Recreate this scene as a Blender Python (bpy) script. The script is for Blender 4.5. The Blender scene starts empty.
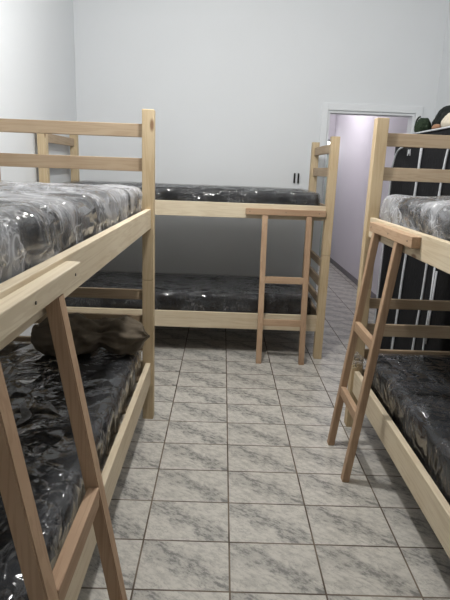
import bpy, bmesh, math, random
from mathutils import Vector, Matrix, noise

random.seed(7)
scene = bpy.context.scene
C = bpy.context.collection
R = math.radians

# ------------------------------------------------------------------ node helpers
def new_mat(name):
    m = bpy.data.materials.new(name)
    m.use_nodes = True
    nt = m.node_tree
    nt.nodes.clear()
    out = nt.nodes.new('ShaderNodeOutputMaterial')
    return m, nt, out

def N(nt, t, **kw):
    n = nt.nodes.new(t)
    for k, v in kw.items():
        if k.startswith('i_'):
            n.inputs[k[2:].replace('_', ' ')].default_value = v
        else:
            setattr(n, k, v)
    return n

def L(nt, a, b): nt.links.new(a, b)

def math_n(nt, op, a, b=None, c=None):
    n = nt.nodes.new('ShaderNodeMath'); n.operation = op
    for i, v in enumerate((a, b, c)):
        if v is None: continue
        if isinstance(v, (int, float)): n.inputs[i].default_value = v
        else: L(nt, v, n.inputs[i])
    return n.outputs[0]

def mixc(nt, fac, a, b):
    n = nt.nodes.new('ShaderNodeMix'); n.data_type = 'RGBA'
    if isinstance(fac, (int, float)): n.inputs[0].default_value = fac
    else: L(nt, fac, n.inputs[0])
    for i, v in ((6, a), (7, b)):
        if isinstance(v, tuple): n.inputs[i].default_value = (*v[:3], 1)
        else: L(nt, v, n.inputs[i])
    return n.outputs[2]

def ramp(nt, fac, p0, p1, smooth=True):
    n = nt.nodes.new('ShaderNodeMapRange')
    n.interpolation_type = 'SMOOTHSTEP' if smooth else 'LINEAR'
    n.inputs['From Min'].default_value = p0
    n.inputs['From Max'].default_value = p1
    L(nt, fac, n.inputs['Value'])
    return n.outputs[0]

def srgb(r, g, b):
    f = lambda c: (c/255/12.92) if c/255 <= .04045 else ((c/255+.055)/1.055)**2.4
    return (f(r), f(g), f(b))

def plain(name, col, rough=.6, spec=.4, bump=0, bscale=60, metallic=0):
    m, nt, out = new_mat(name)
    b = N(nt, 'ShaderNodeBsdfPrincipled')
    tc = N(nt, 'ShaderNodeTexCoord')
    nz = N(nt, 'ShaderNodeTexNoise'); nz.inputs['Scale'].default_value = bscale
    nz.inputs['Detail'].default_value = 4
    L(nt, tc.outputs['Object'], nz.inputs['Vector'])
    f = ramp(nt, nz.outputs['Fac'], .3, .7)
    c2 = tuple(x*.86 for x in col)
    L(nt, mixc(nt, f, c2, col), b.inputs['Base Color'])
    b.inputs['Roughness'].default_value = rough
    b.inputs['Specular IOR Level'].default_value = spec
    b.inputs['Metallic'].default_value = metallic
    if bump:
        bp = N(nt, 'ShaderNodeBump'); bp.inputs['Strength'].default_value = bump
        bp.inputs['Distance'].default_value = .01
        L(nt, nz.outputs['Fac'], bp.inputs['Height']); L(nt, bp.outputs[0], b.inputs['Normal'])
    L(nt, b.outputs[0], out.inputs[0])
    return m

def wood(name, axis, light, dark, knots=True):
    """pine board with grain running along one local axis"""
    m, nt, out = new_mat(name)
    b = N(nt, 'ShaderNodeBsdfPrincipled')
    tc = N(nt, 'ShaderNodeTexCoord'); oi = N(nt, 'ShaderNodeObjectInfo')
    add = N(nt, 'ShaderNodeVectorMath', operation='ADD')
    cmb = N(nt, 'ShaderNodeCombineXYZ')
    r17 = math_n(nt, 'MULTIPLY', oi.outputs['Random'], 17.3)
    r9 = math_n(nt, 'MULTIPLY', oi.outputs['Random'], 9.1)
    L(nt, r17, cmb.inputs[0]); L(nt, r9, cmb.inputs[1]); L(nt, r17, cmb.inputs[2])
    L(nt, tc.outputs['Object'], add.inputs[0]); L(nt, cmb.outputs[0], add.inputs[1])
    mp = N(nt, 'ShaderNodeMapping')
    sc = [26, 26, 26]; sc[axis] = 1.3
    mp.inputs['Scale'].default_value = sc
    L(nt, add.outputs[0], mp.inputs['Vector'])
    n1 = N(nt, 'ShaderNodeTexNoise'); n1.inputs['Scale'].default_value = 1.0
    n1.inputs['Detail'].default_value = 5; n1.inputs['Distortion'].default_value = .7
    L(nt, mp.outputs[0], n1.inputs['Vector'])
    rings = math_n(nt, 'SINE', math_n(nt, 'MULTIPLY', n1.outputs['Fac'], 42))
    rg = ramp(nt, rings, -.2, 1.0)
    n2 = N(nt, 'ShaderNodeTexNoise'); n2.inputs['Scale'].default_value = 3.5
    n2.inputs['Detail'].default_value = 3
    L(nt, add.outputs[0], n2.inputs['Vector'])
    f = math_n(nt, 'MULTIPLY', rg, .27)
    f = math_n(nt, 'ADD', f, math_n(nt, 'MULTIPLY', ramp(nt, n2.outputs['Fac'], .35, .75), .3))
    col = mixc(nt, f, light, dark)
    # each board its own tone
    tone = math_n(nt, 'MULTIPLY', oi.outputs['Random'], .32)
    col = mixc(nt, tone, col, dark)
    if knots:
        mp2 = N(nt, 'ShaderNodeMapping'); s2 = [9, 9, 9]; s2[axis] = 3.2
        mp2.inputs['Scale'].default_value = s2
        L(nt, add.outputs[0], mp2.inputs['Vector'])
        vo = N(nt, 'ShaderNodeTexVoronoi'); vo.inputs['Scale'].default_value = 1
        L(nt, mp2.outputs[0], vo.inputs['Vector'])
        kn = math_n(nt, 'SUBTRACT', 1.0, ramp(nt, vo.outputs['Distance'], .05, .13))
        sep = N(nt, 'ShaderNodeSeparateColor'); L(nt, vo.outputs['Color'], sep.inputs[0])
        pick = math_n(nt, 'GREATER_THAN', sep.outputs[0], .72)
        kn = math_n(nt, 'MULTIPLY', math_n(nt, 'MULTIPLY', kn, pick), .75)
        col = mixc(nt, kn, col, srgb(105, 62, 36))
    L(nt, col, b.inputs['Base Color'])
    b.inputs['Roughness'].default_value = .62
    b.inputs['Specular IOR Level'].default_value = .3
    bp = N(nt, 'ShaderNodeBump'); bp.inputs['Strength'].default_value = .15
    bp.inputs['Distance'].default_value = .003
    L(nt, n1.outputs['Fac'], bp.inputs['Height']); L(nt, bp.outputs[0], b.inputs['Normal'])
    L(nt, b.outputs[0], out.inputs[0])
    return m

PL, PD = srgb(220, 208, 184), srgb(178, 156, 124)
LL, LD = srgb(188, 160, 132), srgb(142, 110, 84)
BL, BD = srgb(184, 164, 138), srgb(148, 124, 98)
WOOD = {a: wood('pine_' + 'xyz'[a], a, PL, PD) for a in range(3)}
LWOOD = {a: wood('reddish_pine_' + 'xyz'[a], a, LL, LD, False) for a in range(3)}
SWOOD = {a: wood('slat_pine_' + 'xyz'[a], a, BL, BD, False) for a in range(3)}

PWOOD = {a: wood('post_pine_' + 'xyz'[a], a, srgb(208, 190, 158), srgb(168, 142, 106)) for a in range(3)}
def wall_mat(name, col):
    m, nt, out = new_mat(name)
    b = N(nt, 'ShaderNodeBsdfPrincipled')
    tc = N(nt, 'ShaderNodeTexCoord')
    nz = N(nt, 'ShaderNodeTexNoise'); nz.inputs['Scale'].default_value = 1.6
    nz.inputs['Detail'].default_value = 3
    L(nt, tc.outputs['Object'], nz.inputs['Vector'])
    c2 = tuple(x*.95 for x in col)
    L(nt, mixc(nt, nz.outputs['Fac'], c2, col), b.inputs['Base Color'])
    b.inputs['Roughness'].default_value = .7
    b.inputs['Specular IOR Level'].default_value = .25
    n2 = N(nt, 'ShaderNodeTexNoise'); n2.inputs['Scale'].default_value = 140
    L(nt, tc.outputs['Object'], n2.inputs['Vector'])
    bp = N(nt, 'ShaderNodeBump'); bp.inputs['Strength'].default_value = .05
    bp.inputs['Distance'].default_value = .004
    L(nt, n2.outputs['Fac'], bp.inputs['Height']); L(nt, bp.outputs[0], b.inputs['Normal'])
    L(nt, b.outputs[0], out.inputs[0])
    return m

M_WALL = wall_mat('white_wall_paint', srgb(228, 231, 234))
M_LILAC = wall_mat('lilac_wall_paint', srgb(217, 214, 220))
M_CEIL = wall_mat('ceiling_paint', srgb(232, 232, 230))
M_TRIM = wall_mat('white_gloss_trim', srgb(234, 237, 240))

def tile_mat():
    m, nt, out = new_mat('marbled_ceramic_tile')
    b = N(nt, 'ShaderNodeBsdfPrincipled')
    tc = N(nt, 'ShaderNodeTexCoord')
    sp = N(nt, 'ShaderNodeSeparateXYZ'); L(nt, tc.outputs['Object'], sp.inputs[0])
    TX, TY, OX, OY = .33099, .24494, .07244, 1.48124
    tx = math_n(nt, 'DIVIDE', math_n(nt, 'SUBTRACT', sp.outputs[0], OX), TX)
    ty = math_n(nt, 'DIVIDE', math_n(nt, 'SUBTRACT', sp.outputs[1], OY), TY)
    iu, iv = math_n(nt, 'FLOOR', tx), math_n(nt, 'FLOOR', ty)
    u, v = math_n(nt, 'SUBTRACT', tx, iu), math_n(nt, 'SUBTRACT', ty, iv)
    # per-tile variation
    cid = N(nt, 'ShaderNodeCombineXYZ'); L(nt, iu, cid.inputs[0]); L(nt, iv, cid.inputs[1])
    wn = N(nt, 'ShaderNodeTexWhiteNoise', noise_dimensions='2D'); L(nt, cid.outputs[0], wn.inputs['Vector'])
    rnd = wn.outputs['Value']
    var = math_n(nt, 'MULTIPLY', math_n(nt, 'FLOOR', math_n(nt, 'MULTIPLY', rnd, 3)), 3.7)
    # coordinates along and across the falling diagonal, so the veins run from far left to near right
    a = math_n(nt, 'SUBTRACT', math_n(nt, 'MULTIPLY', u, 1.35), v)
    c = math_n(nt, 'ADD', math_n(nt, 'MULTIPLY', u, 1.0), v)
    co = N(nt, 'ShaderNodeCombineXYZ')
    L(nt, math_n(nt, 'MULTIPLY', a, 1.1), co.inputs[0]); L(nt, math_n(nt, 'MULTIPLY', c, 2.6), co.inputs[1]); L(nt, var, co.inputs[2])
    nb = N(nt, 'ShaderNodeTexNoise'); nb.inputs['Scale'].default_value = 1.5
    nb.inputs['Detail'].default_value = 6; nb.inputs['Roughness'].default_value = .68
    nb.inputs['Distortion'].default_value = .5
    L(nt, co.outputs[0], nb.inputs['Vector'])
    off = math_n(nt, 'MULTIPLY', math_n(nt, 'SUBTRACT', nb.outputs['Fac'], .5), 1.1)
    d = math_n(nt, 'ABSOLUTE', math_n(nt, 'ADD', math_n(nt, 'SUBTRACT', c, 1.0), off))
    band = math_n(nt, 'SUBTRACT', 1.0, ramp(nt, d, .03, .36))
    co2 = N(nt, 'ShaderNodeCombineXYZ')
    L(nt, math_n(nt, 'MULTIPLY', a, 2.2), co2.inputs[0]); L(nt, math_n(nt, 'MULTIPLY', c, 5.0), co2.inputs[1]); L(nt, var, co2.inputs[2])
    nf = N(nt, 'ShaderNodeTexNoise'); nf.inputs['Scale'].default_value = 1.8
    nf.inputs['Detail'].default_value = 7; nf.inputs['Roughness'].default_value = .72
    L(nt, co2.outputs[0], nf.inputs['Vector'])
    mott = ramp(nt, nf.outputs['Fac'], .42, .66)
    f = math_n(nt, 'ADD', math_n(nt, 'MULTIPLY', band, math_n(nt, 'ADD', .34, math_n(nt, 'MULTIPLY', mott, .55))), math_n(nt, 'MULTIPLY', mott, .42))
    f = math_n(nt, 'MINIMUM', f, 1.0)
    col = mixc(nt, f, srgb(206, 202, 194), srgb(126, 125, 122))
    col = mixc(nt, math_n(nt, 'MULTIPLY', rnd, .12), col, srgb(150, 146, 138))
    # thin darker vein lines
    vein = math_n(nt, 'SUBTRACT', 1.0, ramp(nt, math_n(nt, 'ABSOLUTE', math_n(nt, 'SUBTRACT', nb.outputs['Fac'], .52)), .0, .018))
    col = mixc(nt, math_n(nt, 'MULTIPLY', vein, .35), col, srgb(104, 103, 101))
    # grout
    eu = math_n(nt, 'MULTIPLY', math_n(nt, 'MINIMUM', u, math_n(nt, 'SUBTRACT', 1, u)), TX)
    ev = math_n(nt, 'MULTIPLY', math_n(nt, 'MINIMUM', v, math_n(nt, 'SUBTRACT', 1, v)), TY)
    e = math_n(nt, 'MINIMUM', eu, ev)
    g = math_n(nt, 'SUBTRACT', 1.0, ramp(nt, e, .0022, .0042))
    gn = N(nt, 'ShaderNodeTexNoise'); gn.inputs['Scale'].default_value = 5
    L(nt, tc.outputs['Object'], gn.inputs['Vector'])
    gcol = mixc(nt, ramp(nt, gn.outputs['Fac'], .4, .6), srgb(84, 72, 60), srgb(118, 106, 92))
    col = mixc(nt, g, col, gcol)
    L(nt, col, b.inputs['Base Color'])
    rg = math_n(nt, 'ADD', .30, math_n(nt, 'MULTIPLY', g, .5))
    L(nt, rg, b.inputs['Roughness'])
    b.inputs['Specular IOR Level'].default_value = .45
    bp = N(nt, 'ShaderNodeBump'); bp.inputs['Strength'].default_value = .5
    bp.inputs['Distance'].default_value = .002
    L(nt, math_n(nt, 'SUBTRACT', 1.0, g), bp.inputs['Height']); L(nt, bp.outputs[0], b.inputs['Normal'])
    L(nt, b.outputs[0], out.inputs[0])
    return m
M_TILE = tile_mat()

def plastic_mat(name, milk_lo, milk_hi, crease_glint, fs, bd, p0, gmax, col=(.66, .67, .70)):
    """clear polythene wrapping: see-through, glossy, cloudy in patches"""
    m, nt, out = new_mat(name)
    tc = N(nt, 'ShaderNodeTexCoord')
    nz = N(nt, 'ShaderNodeTexNoise'); nz.inputs['Scale'].default_value = 5.5
    nz.inputs['Detail'].default_value = 2; nz.inputs['Distortion'].default_value = .8
    L(nt, tc.outputs['Object'], nz.inputs['Vector'])
    n2 = N(nt, 'ShaderNodeTexNoise'); n2.inputs['Scale'].default_value = 9
    n2.inputs['Detail'].default_value = 2; n2.inputs['Distortion'].default_value = .5
    L(nt, tc.outputs['Object'], n2.inputs['Vector'])
    bp = N(nt, 'ShaderNodeBump'); bp.inputs['Strength'].default_value = 1
    bp.inputs['Distance'].default_value = bd
    # crumpled facets: distance to the edges of warped cells, planar between creases
    warp = N(nt, 'ShaderNodeMix', data_type='VECTOR'); warp.inputs[0].default_value = .16
    wn_ = N(nt, 'ShaderNodeTexNoise'); wn_.inputs['Scale'].default_value = 3; wn_.inputs['Detail'].default_value = 2
    L(nt, tc.outputs['Object'], wn_.inputs['Vector'])
    L(nt, tc.outputs['Object'], warp.inputs[4]); L(nt, wn_.outputs['Color'], warp.inputs[5])
    def cells(scale, stretch, rot):
        mp = N(nt, 'ShaderNodeMapping'); mp.inputs['Scale'].default_value = stretch
        mp.inputs['Rotation'].default_value = (0, 0, rot)
        L(nt, warp.outputs[1], mp.inputs['Vector'])
        v = N(nt, 'ShaderNodeTexVoronoi', feature='DISTANCE_TO_EDGE'); v.inputs['Scale'].default_value = scale
        L(nt, mp.outputs[0], v.inputs['Vector']); return v.outputs['Distance']
    v1 = cells(4.5*fs, (1, 1.8, 1.2), .5); v2 = cells(11*fs, (1.6, 1, 1.2), -.3); v3 = cells(24*fs, (1, 1.4, 1), .2)
    patch = ramp(nt, n2.outputs['Fac'], p0, p0+.1)
    def streak(scale, stretch, rot, wd):
        mp = N(nt, 'ShaderNodeMapping'); mp.inputs['Scale'].default_value = stretch
        mp.inputs['Rotation'].default_value = (0, 0, rot)
        L(nt, warp.outputs[1], mp.inputs['Vector'])
        c = N(nt, 'ShaderNodeTexNoise'); c.inputs['Scale'].default_value = scale
        c.inputs['Detail'].default_value = 1; c.inputs['Distortion'].default_value = .3
        L(nt, mp.outputs[0], c.inputs['Vector'])
        return math_n(nt, 'SUBTRACT', 1.0, ramp(nt, math_n(nt, 'ABSOLUTE', math_n(nt, 'SUBTRACT', c.outputs['Fac'], .5)), 0, wd))
    e1 = streak(7*fs, (1, 2.6, 1.4), .6, .018)
    e2 = streak(10*fs, (2.6, 1, 1.6), -.4, .022)
    cr = math_n(nt, 'MULTIPLY', math_n(nt, 'MAXIMUM', e1, math_n(nt, 'MULTIPLY', e2, .8)), patch)  # white streaks painted along creases, standing in for glints on the film
    h = math_n(nt, 'ADD', v1, math_n(nt, 'MULTIPLY', math_n(nt, 'ADD', math_n(nt, 'MULTIPLY', v2, .40), math_n(nt, 'MULTIPLY', v3, .14)), patch))
    h = math_n(nt, 'ADD', h, math_n(nt, 'MULTIPLY', nz.outputs['Fac'], .4))
    L(nt, h, bp.inputs['Height'])
    tr = N(nt, 'ShaderNodeBsdfTransparent')
    df = N(nt, 'ShaderNodeBsdfDiffuse'); df.inputs['Color'].default_value = (*col, 1)
    tl = N(nt, 'ShaderNodeBsdfTranslucent'); tl.inputs['Color'].default_value = (*col, 1)
    mk = N(nt, 'ShaderNodeMixShader'); mk.inputs[0].default_value = .35
    L(nt, df.outputs[0], mk.inputs[1]); L(nt, tl.outputs[0], mk.inputs[2])
    mx = N(nt, 'ShaderNodeMixShader')
    mr = N(nt, 'ShaderNodeMapRange'); mr.inputs['From Min'].default_value = .40; mr.inputs['From Max'].default_value = .60
    mr.inputs['To Min'].default_value = milk_lo; mr.inputs['To Max'].default_value = milk_hi
    L(nt, nz.outputs['Fac'], mr.inputs['Value'])
    L(nt, math_n(nt, 'MINIMUM', math_n(nt, 'ADD', mr.outputs[0], math_n(nt, 'MULTIPLY', cr, crease_glint)), 1.0), mx.inputs[0]); L(nt, tr.outputs[0], mx.inputs[1]); L(nt, mk.outputs[0], mx.inputs[2])
    gl = N(nt, 'ShaderNodeBsdfGlossy'); gl.inputs['Roughness'].default_value = .09
    gl.inputs['Color'].default_value = (1, 1, 1, 1)
    L(nt, bp.outputs[0], gl.inputs['Normal'])
    fr = N(nt, 'ShaderNodeFresnel'); fr.inputs['IOR'].default_value = 1.5
    L(nt, bp.outputs[0], fr.inputs['Normal'])
    m2 = N(nt, 'ShaderNodeMixShader')
    L(nt, math_n(nt, 'MINIMUM', math_n(nt, 'MULTIPLY', fr.outputs[0], 1.0), gmax), m2.inputs[0])
    L(nt, mx.outputs[0], m2.inputs[1]); L(nt, gl.outputs[0], m2.inputs[2])
    L(nt, m2.outputs[0], out.inputs[0])
    return m
M_CLOUDY = plastic_mat('cloudy_plastic_wrap', .07, .64, .6, 1.3, .035, .42, .30)
M_CLEAR = plastic_mat('clear_plastic_wrap', .0, .04, .16, 1.1, .032, .48, .6)
M_FILM = plastic_mat('crinkled_clear_film', .0, .03, .38, 1.6, .05, .42, .6)

def quilt_mat():
    m, nt, out = new_mat('charcoal_quilted_fabric')
    b = N(nt, 'ShaderNodeBsdfPrincipled')
    tc = N(nt, 'ShaderNodeTexCoord')
    nz = N(nt, 'ShaderNodeTexNoise'); nz.inputs['Scale'].default_value = 9
    nz.inputs['Detail'].default_value = 5
    L(nt, tc.outputs['Object'], nz.inputs['Vector'])
    L(nt, mixc(nt, ramp(nt, nz.outputs['Fac'], .35, .7), srgb(18, 20, 24), srgb(38, 40, 45)), b.inputs['Base Color'])
    b.inputs['Roughness'].default_value = .8
    wv = N(nt, 'ShaderNodeTexWave'); wv.inputs['Scale'].default_value = 4; wv.inputs['Distortion'].default_value = 2.5
    L(nt, tc.outputs['Object'], wv.inputs['Vector'])
    bp = N(nt, 'ShaderNodeBump'); bp.inputs['Strength'].default_value = .1; bp.inputs['Distance'].default_value = .01
    L(nt, wv.outputs['Fac'], bp.inputs['Height']); L(nt, bp.outputs[0], b.inputs['Normal'])
    L(nt, b.outputs[0], out.inputs[0])
    return m
M_QUILT = quilt_mat()
M_BLACKCLOTH = plain('black_nonwoven_fabric', srgb(14, 15, 19), .75, .3, .3, 40)
M_PIPING = plain('white_piping', srgb(200, 203, 208), .6, .3, 0, 80)
M_BROWN = plain('dark_brown_fabric', srgb(100, 91, 79), .9, .15, .5, 24)
M_GREEN = plain('dark_green_canvas', srgb(42, 54, 40), .85, .2, .5, 60)
M_DARKGREEN = plain('blackish_green_cloth', srgb(32, 36, 34), .85, .2, .5, 30)
M_CREAM = plain('cream_cloth', srgb(205, 197, 180), .85, .2, .4, 30)
M_TAN = plain('tan_leather', srgb(150, 112, 84), .6, .4, .2, 50)
M_GREYCLOTH = plain('grey_cloth', srgb(140, 138, 136), .85, .2, .4, 40)
M_BLACKPL = plain('black_plastic', srgb(22, 22, 24), .4, .5, 0, 30)
M_METAL = plain('screw_metal', srgb(90, 84, 76), .4, .5, 0, 30, .8)
M_DOORGREEN = plain('pale_green_door_paint', srgb(186, 198, 190), .5, .4, 0, 6)
M_FRAMEGREY = plain('grey_metal_frame', srgb(120, 126, 126), .5, .4, 0, 6)
M_BASE = plain('dark_baseboard', srgb(120, 116, 120), .45, .4, 0, 8)
M_WHITEPL = plain('white_plastic', srgb(225, 226, 224), .4, .5, 0, 8)

def emit_mat(name, col, s):
    m, nt, out = new_mat(name)
    e = N(nt, 'ShaderNodeEmission'); e.inputs[0].default_value = (*col, 1); e.inputs[1].default_value = s
    L(nt, e.outputs[0], out.inputs[0]); return m
M_DAY = emit_mat('daylight_glass', (1, 1, 1), 6)
M_BULB = emit_mat('lamp_glass', (1, .98, .95), 8)

# ------------------------------------------------------------------ mesh helpers
def link(name, bm, mat, parent=None, smooth=False, loc=(0, 0, 0)):
    me = bpy.data.meshes.new(name)
    bm.normal_update()
    bm.to_mesh(me); bm.free()
    me.materials.append(mat)
    if smooth:
        for p in me.polygons: p.use_smooth = True
    o = bpy.data.objects.new(name, me); C.objects.link(o)
    o.parent = parent; o.location = loc
    return o

def add_box(bm, lo, hi, bev=0.0):
    lo, hi = Vector(lo), Vector(hi)
    r = bmesh.ops.create_cube(bm, size=1)
    vs = r['verts']
    c, s = (lo+hi)/2, hi-lo
    for v in vs: v.co = Vector((v.co.x*s.x, v.co.y*s.y, v.co.z*s.z)) + c
    if bev:
        es = list({e for v in vs for e in v.link_edges})
        bmesh.ops.bevel(bm, geom=es, offset=bev, segments=2, affect='EDGES', profile=.5)

def board(name, lo, hi, mats, parent, bev=.0025):
    """a timber board as an object of its own, origin at its centre"""
    lo, hi = Vector(lo), Vector(hi)
    c = (lo+hi)/2; s = hi-lo
    bm = bmesh.new(); add_box(bm, lo-c, hi-c, bev)
    ax = max(range(3), key=lambda i: s[i])
    return link(name, bm, mats[ax], parent, loc=c)

def add_tube(bm, pts, r, seg=8):
    pts = [Vector(p) for p in pts]
    rings = []
    for i, p in enumerate(pts):
        t = (pts[min(i+1, len(pts)-1)] - pts[max(i-1, 0)]).normalized()
        a = Vector((0, 0, 1)) if abs(t.z) < .9 else Vector((1, 0, 0))
        n = t.cross(a).normalized(); b = t.cross(n)
        rr = r[i] if isinstance(r, (list, tuple)) else r
        rings.append([bm.verts.new(p + (n*math.cos(k*2*math.pi/seg) + b*math.sin(k*2*math.pi/seg))*rr) for k in range(seg)])
    for i in range(len(rings)-1):
        for k in range(seg):
            bm.faces.new((rings[i][k], rings[i][(k+1) % seg], rings[i+1][(k+1) % seg], rings[i+1][k]))
    bm.faces.new(rings[0][::-1]); bm.faces.new(rings[-1])

def tag(o, label, cat=None, group=None, kind=None):
    if label: o['label'] = label
    if cat: o['category'] = cat
    if group: o['group'] = group
    if kind: o['kind'] = kind
    return o

def thing(name, label, cat, loc=(0, 0, 0), rz=0, group=None):
    o = bpy.data.objects.new(name, None); C.objects.link(o)
    o.empty_display_size = .1
    o.location = loc; o.rotation_euler = (0, 0, rz)
    return tag(o, label, cat, group)

def struct(name, bm, mat, label=None):
    o = link(name, bm, mat); o['kind'] = 'structure'
    if label: o['label'] = label
    return o

def fbm(p, oct=4):
    return noise.fractal(p, 1.0, 2.0, oct)

def soft_box(sx, sy, sz, r, step, disp=None, puff=0.0):
    """box of size sx,sy,sz standing on z=0, rounded by r, gridded every step; disp(p, n) moves a point along its normal"""
    bm = bmesh.new()
    h = Vector((sx/2, sy/2, sz/2)); inner = Vector((max(h.x-r, 0), max(h.y-r, 0), max(h.z-r, 0)))
    cache = {}
    def vert(p):
        key = (round(p.x, 5), round(p.y, 5), round(p.z, 5))
        if key in cache: return cache[key]
        q = Vector((max(-inner.x, min(inner.x, p.x)), max(-inner.y, min(inner.y, p.y)), max(-inner.z, min(inner.z, p.z))))
        d = p-q
        n = d.normalized() if d.length > 1e-9 else Vector((0, 0, 1))
        q = q + n*r
        if puff and p.z > 0:
            q.z += puff*(1-(p.x/h.x)**4)*(1-(p.y/h.y)**4)
        q.z += h.z
        if disp: q = q + disp(q, n)
        cache[key] = bm.verts.new(q); return cache[key]
    for ax in range(3):
        a, b = [(1, 2), (2, 0), (0, 1)][ax]
        na = max(2, round(2*h[a]/step)); nb = max(2, round(2*h[b]/step))
        for s in (-1, 1):
            for i in range(na):
                for j in range(nb):
                    q = []
                    for di, dj in ((0, 0), (1, 0), (1, 1), (0, 1)):
                        p = Vector((0, 0, 0)); p[ax] = s*h[ax]
                        p[a] = -h[a] + 2*h[a]*(i+di)/na; p[b] = -h[b] + 2*h[b]*(j+dj)/nb
                        q.append(vert(p))
                    if s < 0: q = q[::-1]
                    try: bm.faces.new(q)
                    except ValueError: pass
    return bm

# ------------------------------------------------------------------ the setting
WX0, WX1, WY0, WY1, H = -1.335, 1.89, -1.6, 4.95, 3.05
T = .12
CY1 = 8.9             # far end of the corridor
CX0, CX1 = .80, 1.80
bm = bmesh.new(); add_box(bm, (WX0-T, WY0-T, -.1), (CX1+.3, CY1+T, 0)); struct('floor', bm, M_TILE)
bm = bmesh.new(); add_box(bm, (WX0-T, WY0-T, H), (CX1+.3, CY1+T, H+.1)); struct('ceiling', bm, M_CEIL)
bm = bmesh.new(); add_box(bm, (WX0-T, WY0-T, 0), (WX0, WY1+T, H)); struct('wall_left', bm, M_WALL)
bm = bmesh.new(); add_box(bm, (WX1, WY0-T, 0), (WX1+T, WY1, H)); struct('wall_right', bm, M_WALL)
bm = bmesh.new(); add_box(bm, (WX0, WY0-T, 0), (WX1, WY0, H)); struct('wall_front', bm, M_WALL)
DX0, DX1, DZ = .925, 1.715, 1.95
bm = bmesh.new()
add_box(bm, (WX0, WY1, 0), (DX0, WY1+T, H))
add_box(bm, (DX0, WY1, DZ), (DX1, WY1+T, H))
add_box(bm, (DX1, WY1, 0), (WX1+T, WY1+T, H))
struct('wall_back', bm, M_WALL)
# door frame: casing round the opening plus linings
bm = bmesh.new()
for (a, b) in (((DX0-.058, WY1-.018, 0), (DX0, WY1, DZ+.062)), ((DX1, WY1-.018, 0), (DX1+.058, WY1, DZ+.062)),
               ((DX0, WY1-.018, DZ), (DX1, WY1, DZ+.062)),
               ((DX0, WY1, 0), (DX0+.022, WY1+T, DZ)), ((DX1-.022, WY1, 0), (DX1, WY1+T, DZ)),
               ((DX0+.022, WY1, DZ-.022), (DX1-.022, WY1+T, DZ))):
    add_box(bm, a, b, .003)
struct('door_1', bm, M_TRIM, 'white frame of the open doorway in the back wall')
# corridor beyond
bm = bmesh.new(); add_box(bm, (CX1, WY1+T, 0), (CX1+T, CY1, H)); struct('wall_corridor_right', bm, M_LILAC)
bm = bmesh.new(); add_box(bm, (CX0-T, WY1+T, 0), (CX0, CY1, H)); struct('wall_corridor_left', bm, M_LILAC)
bm = bmesh.new(); add_box(bm, (CX0-T, CY1, 0), (CX1+T, CY1+T, H)); struct('wall_corridor_end', bm, M_LILAC)
bm = bmesh.new(); add_box(bm, (CX1-.012, WY1+T, 0), (CX1, CY1-.04, .07), .002); struct('baseboard_corridor', bm, M_BASE)
# door at the corridor's end
bm = bmesh.new()
add_box(bm, (.92, CY1-.05, 0), (1.74, CY1-.005, 1.70), .004)
for x in (.98, 1.36):
    add_box(bm, (x, CY1-.062, .12), (x+.32, CY1-.05, .75), .003)
    add_box(bm, (x, CY1-.062, .85), (x+.32, CY1-.05, 1.6), .003)
d2 = struct('door_2', bm, M_DOORGREEN, 'pale green door at the far end of the corridor')
bm = bmesh.new()
for a, b in (((.90, CY1-.06, 1.70), (1.797, CY1-.005, 1.73)), ((.90, CY1-.06, 1.90), (1.797, CY1-.005, 1.93)), ((.9, CY1-.06, 1.73), (.92, CY1-.005, 1.9)), ((1.785, CY1-.06, 1.73), (1.797, CY1-.005, 1.9))):
    add_box(bm, a, b)
w1 = struct('window_1', bm, M_FRAMEGREY, 'bright window above the corridor door')
bm = bmesh.new(); add_box(bm, (.92, CY1-.035, 1.73), (1.785, CY1-.02, 1.90))
link('window_pane', bm, M_DAY, w1)

# lamps: room bulb on a ceiling rose; unseen copy added to brighten the corridor
LX, LY = -.04, 2.4
def ceiling_lamp(x, y, label, power, rad, col):
    t = thing('ceiling_lamp', label, 'lamp', (x, y, H))
    bm = bmesh.new()
    add_tube(bm, [(0, 0, 0), (0, 0, -.02), (0, 0, -.03)], [.055, .055, .03], 24)
    link('lamp_base', bm, M_WHITEPL, t)
    bm = bmesh.new()
    add_tube(bm, [(0, 0, -.28), (0, 0, -.33)], [.018, .022], 16)
    link('lamp_socket', bm, M_WHITEPL, t)
    bm = bmesh.new()
    add_tube(bm, [(0, 0, -.03), (0, 0, -.28)], .004, 8)
    link('cord', bm, M_WHITEPL, t)
    bm = bmesh.new()
    bmesh.ops.create_uvsphere(bm, u_segments=20, v_segments=12, radius=.034)
    for v in bm.verts: v.co.z -= .36
    link('bulb', bm, M_BULB, t, True)
    ld = bpy.data.lights.new('bulb_light', 'POINT'); ld.energy = power; ld.shadow_soft_size = rad; ld.color = col
    lo = bpy.data.objects.new('bulb_light', ld); C.objects.link(lo); lo.parent = t; lo.location = (0, 0, -.36-.036-rad)
ceiling_lamp(LX, LY, 'bare bulb lamp hanging from the room ceiling above the aisle', 84, .05, (1, .985, .96))
ceiling_lamp(1.05, 7.2, 'unseen bulb added to brighten the corridor beyond the doorway', 24, .06, (1, .97, .98))  # added source out of view, lights the corridor walls

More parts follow.
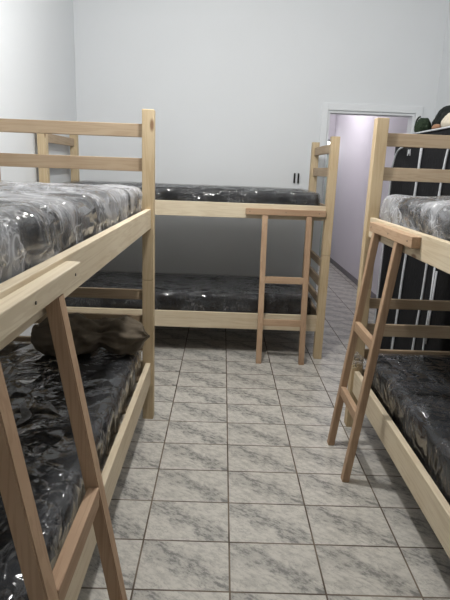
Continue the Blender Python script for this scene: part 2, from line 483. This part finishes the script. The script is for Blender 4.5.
# ------------------------------------------------------------------ bunk beds
LEN, WID, PZ = 2.12, .86, 1.675
P = .06       # post section
def bunk(label, loc, rz, plank, legs, pz, lean, pw=None, length=LEN, PZ=PZ, upper=(1.088, 1.187), rungs=(.665, .315)):
    """local x runs along the bed, y=0 is the aisle side. lad_x: start of the ladder's top board"""
    t = thing('bunk_bed', label, 'bunk bed', loc, rz, None)
    for x in (0, length-P):
        for y in (0, WID-P):
            o = board('post', (x, y, 0), (x+P, y+P, .808), PWOOD, t, .003)
            # upper half stacked on the lower half, a fine joint between
            bm = bmesh.new()
            add_box(bm, (-P/2, -P/2, -.404), (P/2, P/2, .404), .003)
            add_box(bm, (-P/2, -P/2, .406), (P/2, P/2, PZ-.404), .003)
            o.data.clear_geometry() if hasattr(o.data, 'clear_geometry') else None
            bm.to_mesh(o.data); bm.free()
            if not o.data.materials: o.data.materials.append(PWOOD[2])
    for z0, z1 in (upper, (.218, .342)):
        for y, yy in ((.014, .042), (WID-.042, WID-.014)):
            board('side_rail', (P, y, z0), (length-P, yy, z1), WOOD, t)
        for x in (.022, length-.022-.022):
            board('end_rail', (x, P, z0), (x+.022, WID-P, z1), SWOOD, t)
        for y, yy in ((.042, .062), (WID-.062, WID-.042)):
            board('ledger', (P, y, z0+.0), (length-P, yy, z0+.019 if z0 > 1 else z0+.045), WOOD, t)
        n = 11; sz = z0+.019 if z0 > 1 else z0+.045
        for k in range(n):
            x = P+.03 + (length-2*P-.06-.07)*k/(n-1)
            board('bed_slat', (x, .042, sz), (x+.07, WID-.042, sz+.015), SWOOD, t)
    for x in (.018, length-.018-.022):
        for z0, z1 in ((1.542, 1.606), (1.374, 1.440), (.698, .752), (.541, .609), (.405, .462)):
            board('headboard_bar', (x, P, z0), (x+.022, WID-P, z1), SWOOD, t)
    # ladder
    x0, pl = plank[0], plank[1]-plank[0]
    lad = board('ladder', (x0, -.022, pz), (x0+pl, .014, pz+.044), pw or LWOOD, t)
    tag(lad, 'reddish pine ladder hooked on the upper rail')
    lx = [c-.020 for c in legs]
    zt = pz
    off = lad.location
    legs = []
    def yat(z): return .012 - lean*(zt-z)/zt
    for x in lx:
        bm = bmesh.new()
        w, dth = .040, .032
        vs = []
        for z, dz in ((0, 0), (zt, 0)):
            y = yat(z)
            vs.append([bm.verts.new(Vector((xx, yy, z))-off) for xx, yy in ((x, y-dth), (x+w, y-dth), (x+w, y), (x, y))])
        for k in range(4):
            bm.faces.new((vs[0][k], vs[0][(k+1) % 4], vs[1][(k+1) % 4], vs[1][k]))
        bm.faces.new(vs[0][::-1]); bm.faces.new(vs[1])
        bmesh.ops.bevel(bm, geom=list(bm.edges), offset=.0025, segments=2, affect='EDGES')
        link('ladder_leg', bm, LWOOD[2], lad)
    for z in rungs:
        y = yat(z)
        bm = bmesh.new()
        add_box(bm, Vector((lx[0]+.040, y-.030, z-.024))-off, Vector((lx[1], y-.004, z+.024))-off, .0025)
        link('ladder_rung', bm, LWOOD[0], lad)
    for xx in (x0+.03, x0+pl-.05, x0+pl*.5):
        bm = bmesh.new()
        r = bmesh.ops.create_cone(bm, cap_ends=True, segments=10, radius1=.0035, radius2=.0035, depth=.002)
        bmesh.ops.rotate(bm, verts=bm.verts, cent=(0, 0, 0), matrix=Matrix.Rotation(R(90), 3, 'X'))
        bmesh.ops.translate(bm, verts=bm.verts, vec=Vector((xx, -.0225, pz+.022))-off)
        link('screw', bm, M_METAL, lad)
    return t

# back bed: local x -> +x, y -> +y
bunk('pine bunk bed along the back wall, ladder near its right end', (-1.308, 3.80, 0), 0, (1.48, 2.06), (1.622, 1.942), 1.092, .125, None, LEN, 1.652, (1.062, 1.168), (.625, .310))
# left bed: local x -> +y, y -> -x
bunk('pine bunk bed along the left wall with a brown bundle on its lower bunk', (-.352, .66, 0), R(90), (-.06, .56), (.065, .405), 1.132, .186, WOOD)
# right bed: local x -> -y, y -> +x
bunk('pine bunk bed on the right, standing in front of the black fabric wardrobe', (.752, 2.76, 0), R(-90), (.19, .78), (.255, .590), 1.132, .125)

# ------------------------------------------------------------------ mattresses in plastic
def mattress(label, loc, rz, sx, sy, sz, cloudy, seed, amp, bulge=None, film=None):
    t_bm = soft_box(sx, sy, sz, .035, .05, None, .008)
    m = link('mattress', t_bm, M_QUILT, None, True, loc)
    m.rotation_euler = (0, 0, rz)
    tag(m, label, 'mattress')
    S = Vector((seed*3.7, seed*1.3, seed*2.1))
    def disp(p, n):
        # folds across the sides hang downwards, folds on the top wander
        side = 1-abs(n.z)
        if cloudy:
            q = Vector((p.x*4.2 + p.z*2, p.y*2.4 + p.z*2, p.z*1.2)) + S
        else:
            q = Vector((p.x*3.2, p.y*4.2, p.z*3)) + S
        q = q + noise.noise_vector(p*4+S)*.35
        f = noise.voronoi(q*.9)[0]; g = noise.voronoi(q*2.3+Vector((5, 2, 1)))[0]
        d = min(1, (f[1]-f[0])*.9)*.75 + min(1, (g[1]-g[0]))*.25
        k = .003 + amp*d
        if n.z < -.5: k = .001
        v = n*k
        if bulge: v = v + bulge(p, n, d)
        return v
    bm = soft_box(sx+.004, sy+.004, sz+.002, .035, .016, disp, .008)
    w = link('plastic_wrap', bm, M_CLOUDY if cloudy else (film or M_CLEAR), m, True)
    if cloudy: tag(w, 'cloudy crumpled plastic wrap')
    else: tag(w, 'clear glossy plastic wrap')
    return m

MW, MLEN = .735, 1.94
UP, LO = 1.123, .279
mattress('plastic-wrapped black mattress on the upper bunk along the back wall', (-1.315+LEN/2, 3.80+WID/2, UP-.026), 0, MLEN, MW, .158, False, 1, .012, film=M_FILM)
mattress('plastic-wrapped black mattress on the lower bunk along the back wall', (-1.315+LEN/2, 3.80+WID/2, LO), 0, MLEN, MW, .200, False, 2, .012, film=M_FILM)
def bulgeL(p, n, d):
    # loose plastic rides over the aisle rail
    k = 0
    if p.z > .085 and n.z < .9:
        k = .02*d
    return Vector((n.x, n.y, 0))*k + Vector((0, 0, .006*d if n.z > .3 else 0))
mattress('mattress in cloudy crumpled plastic on the left upper bunk', (-.352-WID/2, .66+LEN/2, UP), R(90), MLEN, MW, .168, True, 3, .030, bulge=bulgeL)
mattress('black plastic-wrapped mattress on the left lower bunk, brown bundle on it', (-.352-WID/2, .66+LEN/2, LO), R(90), MLEN, MW, .175, False, 4, .014)
mattress('mattress in cloudy crumpled plastic on the right upper bunk', (.752+WID/2, 2.76-LEN/2, UP), R(-90), MLEN, MW, .170, True, 5, .030, bulge=bulgeL)
mattress('black plastic-wrapped mattress on the right lower bunk, plain and empty', (.752+WID/2, 2.76-LEN/2, LO), R(-90), MLEN, MW, .185, False, 6, .010)

# loose gathered end of the wrap, sticking out by the head post of the right lower bunk
def tuft(parent, c, d, ln, wd, seed, mat):
    """crumpled fan of film: c root, d direction in the parent's space"""
    c, d = Vector(c), Vector(d).normalized()
    sdv = d.cross(Vector((0, 0, 1))).normalized(); upv = sdv.cross(d)
    bm = bmesh.new(); nu, nv = 14, 40
    g = []
    for i in range(nu+1):
        s_ = i/nu; row = []
        for j in range(nv+1):
            th = (j/nv-.5)*4.6
            rad = wd*(.25+.9*s_)
            wob = .4*noise.noise(Vector((th*2.4, s_*1.5, seed)))+.22*noise.noise(Vector((th*7, s_*3, seed+4)))
            p = c + d*ln*(s_*(1+.35*noise.noise(Vector((th*1.7, 0, seed+9))))) + (sdv*math.sin(th)+upv*math.cos(th))*rad*(.7+wob)
            row.append(bm.verts.new(p))
        g.append(row)
    for i in range(nu):
        for j in range(nv):
            bm.faces.new((g[i][j], g[i+1][j], g[i+1][j+1], g[i][j+1]))
    o = link('gathered_plastic_end', bm, mat, parent, True)
    return o
tuft(bpy.data.objects['mattress.005'], (-MLEN/2+.02, -MW/2+.02, .12), (-.35, -1, .15), .11, .060, 3, M_FILM)

# ------------------------------------------------------------------ brown bundle
def bundle():
    bm = bmesh.new()
    a, b = Vector((-.92, 2.46, .570)), Vector((-.350, 2.57, .555))
    n, seg = 90, 56
    ax = (b-a).normalized(); up = Vector((0, 0, 1)); sd = ax.cross(up).normalized(); up = sd.cross(ax)
    rings = []
    for i in range(n+1):
        s = i/n
        # two lobes and a puckered end
        prof = .100*math.sqrt(max(0, 1-((s-.29)/.30)**2))
        p2 = .088*math.sqrt(max(0, 1-((s-.755)/.205)**2))
        r = max(prof, p2, 0.048 if .3 < s < .75 else 0, .045*(1-s)/.1 if .9 < s else .004, .004)
        c = a.lerp(b, s) + Vector((0, 0, -.015*abs(s-.55)))
        ring = []
        for k in range(seg):
            th = 2*math.pi*k/seg
            d = sd*math.cos(th)*1.05 + up*math.sin(th)*.92
            pt = c + d*r
            f = noise.noise(Vector((s*9, math.cos(th)*2.2, math.sin(th)*2.2)))*.030
            f += (1-2*abs(noise.noise(Vector((s*5, math.cos(th)*5, math.sin(th)*5+4)))))*.020
            pk = max(0, 1-abs(s-.585)/.08) + max(0, (s-.86)/.1)
            f += math.sin(th*9+s*8)*.011*min(1, pk)
            pt += d*f*min(1, r/.05)
            pt.z = max(pt.z, .474)
            ring.append(bm.verts.new(pt))
        rings.append(ring)
    for i in range(n):
        for k in range(seg):
            bm.faces.new((rings[i][k], rings[i+1][k], rings[i+1][(k+1) % seg], rings[i][(k+1) % seg]))
    bm.faces.new(rings[0]); bm.faces.new(rings[-1][::-1])
    o = link('blanket_bundle', bm, M_BROWN, None, True)
    tag(o, 'dark brown crumpled cloth bundle lying at the head of the left lower bunk', 'bundle')
bundle()

# ------------------------------------------------------------------ fabric wardrobe
def wardrobe():
    x0, x1, y0, y1, h = 1.30, 1.80, 2.86, 4.14, 1.69
    t = thing('fabric_wardrobe', 'black fabric wardrobe with white piping behind the right bunk bed', 'wardrobe', ((x0+x1)/2, (y0+y1)/2, 0))
    o = Vector(((x0+x1)/2, (y0+y1)/2, 0))
    def disp(p, n):
        side = 1-abs(n.z)
        f = noise.noise(Vector((p.x*4, p.y*4, p.z*1.2+3)))*.010*side
        return n*f
    bm = soft_box(x1-x0, y1-y0, h-.02, .018, .05, disp)
    for v in bm.verts: v.co.z += .02
    link('wardrobe_cover', bm, M_BLACKCLOTH, t, True)
    fx = x0-.012
    def line(name, pts, r=.006):
        bm = bmesh.new()
        add_tube(bm, [Vector((fx + noise.noise(Vector((0, p[0]*3, p[1]*3)))*.004, p[0], p[1]))-o for p in pts], r, 8)
        return link(name, bm, M_PIPING, t, True)
    def arc(ys, ztop, dy, dz, zb=.06):
        pts = [(ys, zb + (ztop-dz-zb)*k/12) for k in range(13)]
        for k in range(1, 11):
            a = math.pi/2*k/10
            pts.append((ys + dy*(1-math.cos(a)), ztop-dz+dz*math.sin(a)))
        return pts
    line('piping', arc(4.105, 1.60, -.20, .20), .0075)
    line('piping', [(3.63-.105*k/10, .06+1.55*k/10) for k in range(11)], .009)
    line('piping', [(y-.14*(z-.06)/1.55, z) for y, z in arc(3.26, 1.61, -.05, .25)], .008)
    line('piping', [(3.03, .86), (3.04, .6), (3.05, .40)], .006)
    line('tie_cord', [(3.065, .88), (3.065, .6), (3.075, .45), (3.07, .2), (3.07, .08)], .006)
    # bow of the tie cord
    bm = bmesh.new()
    for s, dz in ((1, .02), (-1, .03)):
        pts = []
        for k in range(9):
            a = math.pi*2*k/8
            pts.append(Vector((fx-.008, 3.06+s*(.018+.018*-math.cos(a)), .45+dz*.4+.012*math.sin(a)))-o)
        add_tube(bm, pts, .005, 6)
    add_tube(bm, [Vector((fx-.014, 3.06, .44))-o, Vector((fx-.014, 3.06, .462))-o], .010, 8)
    link('tie_bow', bm, M_PIPING, t, True)
    # small white letter printed high on the left door
    bm = bmesh.new()
    base = Vector((fx+.004, 3.79, 1.540))
    pts = [(0, 0), (-.004, .042), (-.022, .012), (-.040, .042), (-.048, 0)]
    for (a0, b0), (a1, b1) in zip(pts, pts[1:]):
        add_tube(bm, [base+Vector((0, a0, b0))-o, base+Vector((0, a1, b1))-o], .0030, 6)
    link('printed_letter', bm, M_PIPING, t)
    # grey binding round the top edge
    bm = bmesh.new()
    add_tube(bm, [Vector((x0-.002, y1-.01, h-.004))-o, Vector((x0-.004, 3.6, h-.006))-o, Vector((x0-.004, 3.2, h-.006))-o, Vector((x0-.002, y0+.01, h-.004))-o], .006, 8)
    link('top_binding', bm, M_PIPING, t, True)
    # feet of the tube frame under the cover
    for x in (x0+.04, x1-.04):
        for y in (y0+.05, y1-.05):
            bm = bmesh.new(); add_tube(bm, [Vector((x, y, 0))-o, Vector((x, y, .06))-o], .012, 12)
            link('foot', bm, M_BLACKPL, t)
wardrobe()

# things lying on top of the wardrobe
def blob(name, label, cat, c, s, mat, seed, amp=.25, parent=None, flat=True):
    bm = bmesh.new()
    bmesh.ops.create_icosphere(bm, subdivisions=5, radius=1)
    c = Vector(c)
    for v in bm.verts:
        p = v.co.copy()
        f = 1 + amp*noise.noise(p*1.4+Vector((seed, 0, 0))) + amp*.4*(1-2*abs(noise.noise(p*3.1+Vector((0, seed, 0)))))
        q = Vector((p.x*s[0], p.y*s[1], p.z*s[2]))*f
        if flat: q.z = max(q.z, -s[2]*.62)
        v.co = q
    zmin = min(v.co.z for v in bm.verts)
    for v in bm.verts: v.co.z -= zmin
    o = link(name, bm, mat, parent, True, c)
    if cat: tag(o, label, cat)
    return o
TOPZ = 1.692
g = blob('canvas_pouch', 'small dark green pouch with a loop strap on top of the wardrobe', 'pouch', (1.36, 3.75, TOPZ), (.05, .055, .062), M_GREEN, 2, .2)
bm = bmesh.new()
add_tube(bm, [(-.02, .025+.065*math.cos(a), .055+.052*math.sin(a)) for a in [R(100-15*k) for k in range(12)]], .0055, 8)
link('strap', bm, M_GREEN, g, True)
blob('jacket', 'blackish green folded jacket heaped on top of the wardrobe', 'jacket', (1.48, 3.57, TOPZ), (.075, .25, .10), M_DARKGREEN, 5, .25)
blob('cloth_roll', 'cream rolled cloth at the front edge of the wardrobe top', 'cloth', (1.345, 3.25, TOPZ), (.04, .11, .050), M_CREAM, 8, .12)
blob('leather_pouch', 'small tan pouch beside the cream cloth on the wardrobe', 'pouch', (1.335, 3.44, TOPZ), (.025, .05, .02), M_TAN, 9, .12)
blob('folded_cloth', 'flat grey folded cloth at the far end of the wardrobe top', 'cloth', (1.42, 3.97, TOPZ), (.05, .11, .012), M_GREYCLOTH, 11, .15)

# two small black clips on the back wall
for i, (x, lab) in enumerate(((.662, 'left one of two small black clips on the back wall'), (.698, 'right one of two small black clips on the back wall'))):
    bm = bmesh.new()
    z = 1.345
    add_box(bm, (-.008, -.012, -.045), (.008, 0, .045), .003)
    add_box(bm, (-.006, -.026, -.042), (.006, -.012, -.020), .003)
    add_box(bm, (-.006, -.022, .018), (.006, -.012, .040), .003)
    o = link('wall_clip', bm, M_BLACKPL, None, False, (x, WY1, z))
    tag(o, lab, 'wall clip', 'black clips on the back wall')

# ------------------------------------------------------------------ camera
pitch, roll, yaw = .245885, .03752, .012459
fw = Vector((math.sin(yaw)*math.cos(pitch), math.cos(yaw)*math.cos(pitch), -math.sin(pitch)))
r = fw.cross(Vector((0, 0, 1))).normalized(); u = r.cross(fw)
r2 = r*math.cos(roll)+u*math.sin(roll); u2 = -r*math.sin(roll)+u*math.cos(roll)
cam = bpy.data.cameras.new('camera'); co = bpy.data.objects.new('camera', cam); C.objects.link(co)
mw = Matrix(((r2.x, u2.x, -fw.x, 0), (r2.y, u2.y, -fw.y, 0), (r2.z, u2.z, -fw.z, 1.4), (0, 0, 0, 1)))
co.matrix_world = mw
cam.sensor_fit = 'VERTICAL'; cam.sensor_height = 36; cam.lens = 520/600*36
cam.clip_start = .02
scene.camera = co

w = bpy.data.worlds.new('world'); scene.world = w; w.use_nodes = True
w.node_tree.nodes['Background'].inputs[0].default_value = (.75, .8, .9, 1)
w.node_tree.nodes['Background'].inputs[1].default_value = .3
vs = scene.view_settings
vs.view_transform = 'Standard'; vs.look = 'None'; vs.gamma = 1; vs.use_curve_mapping = False
vs.exposure = 0.2
scene.cycles.max_bounces = 8
scene.cycles.transparent_max_bounces = 12
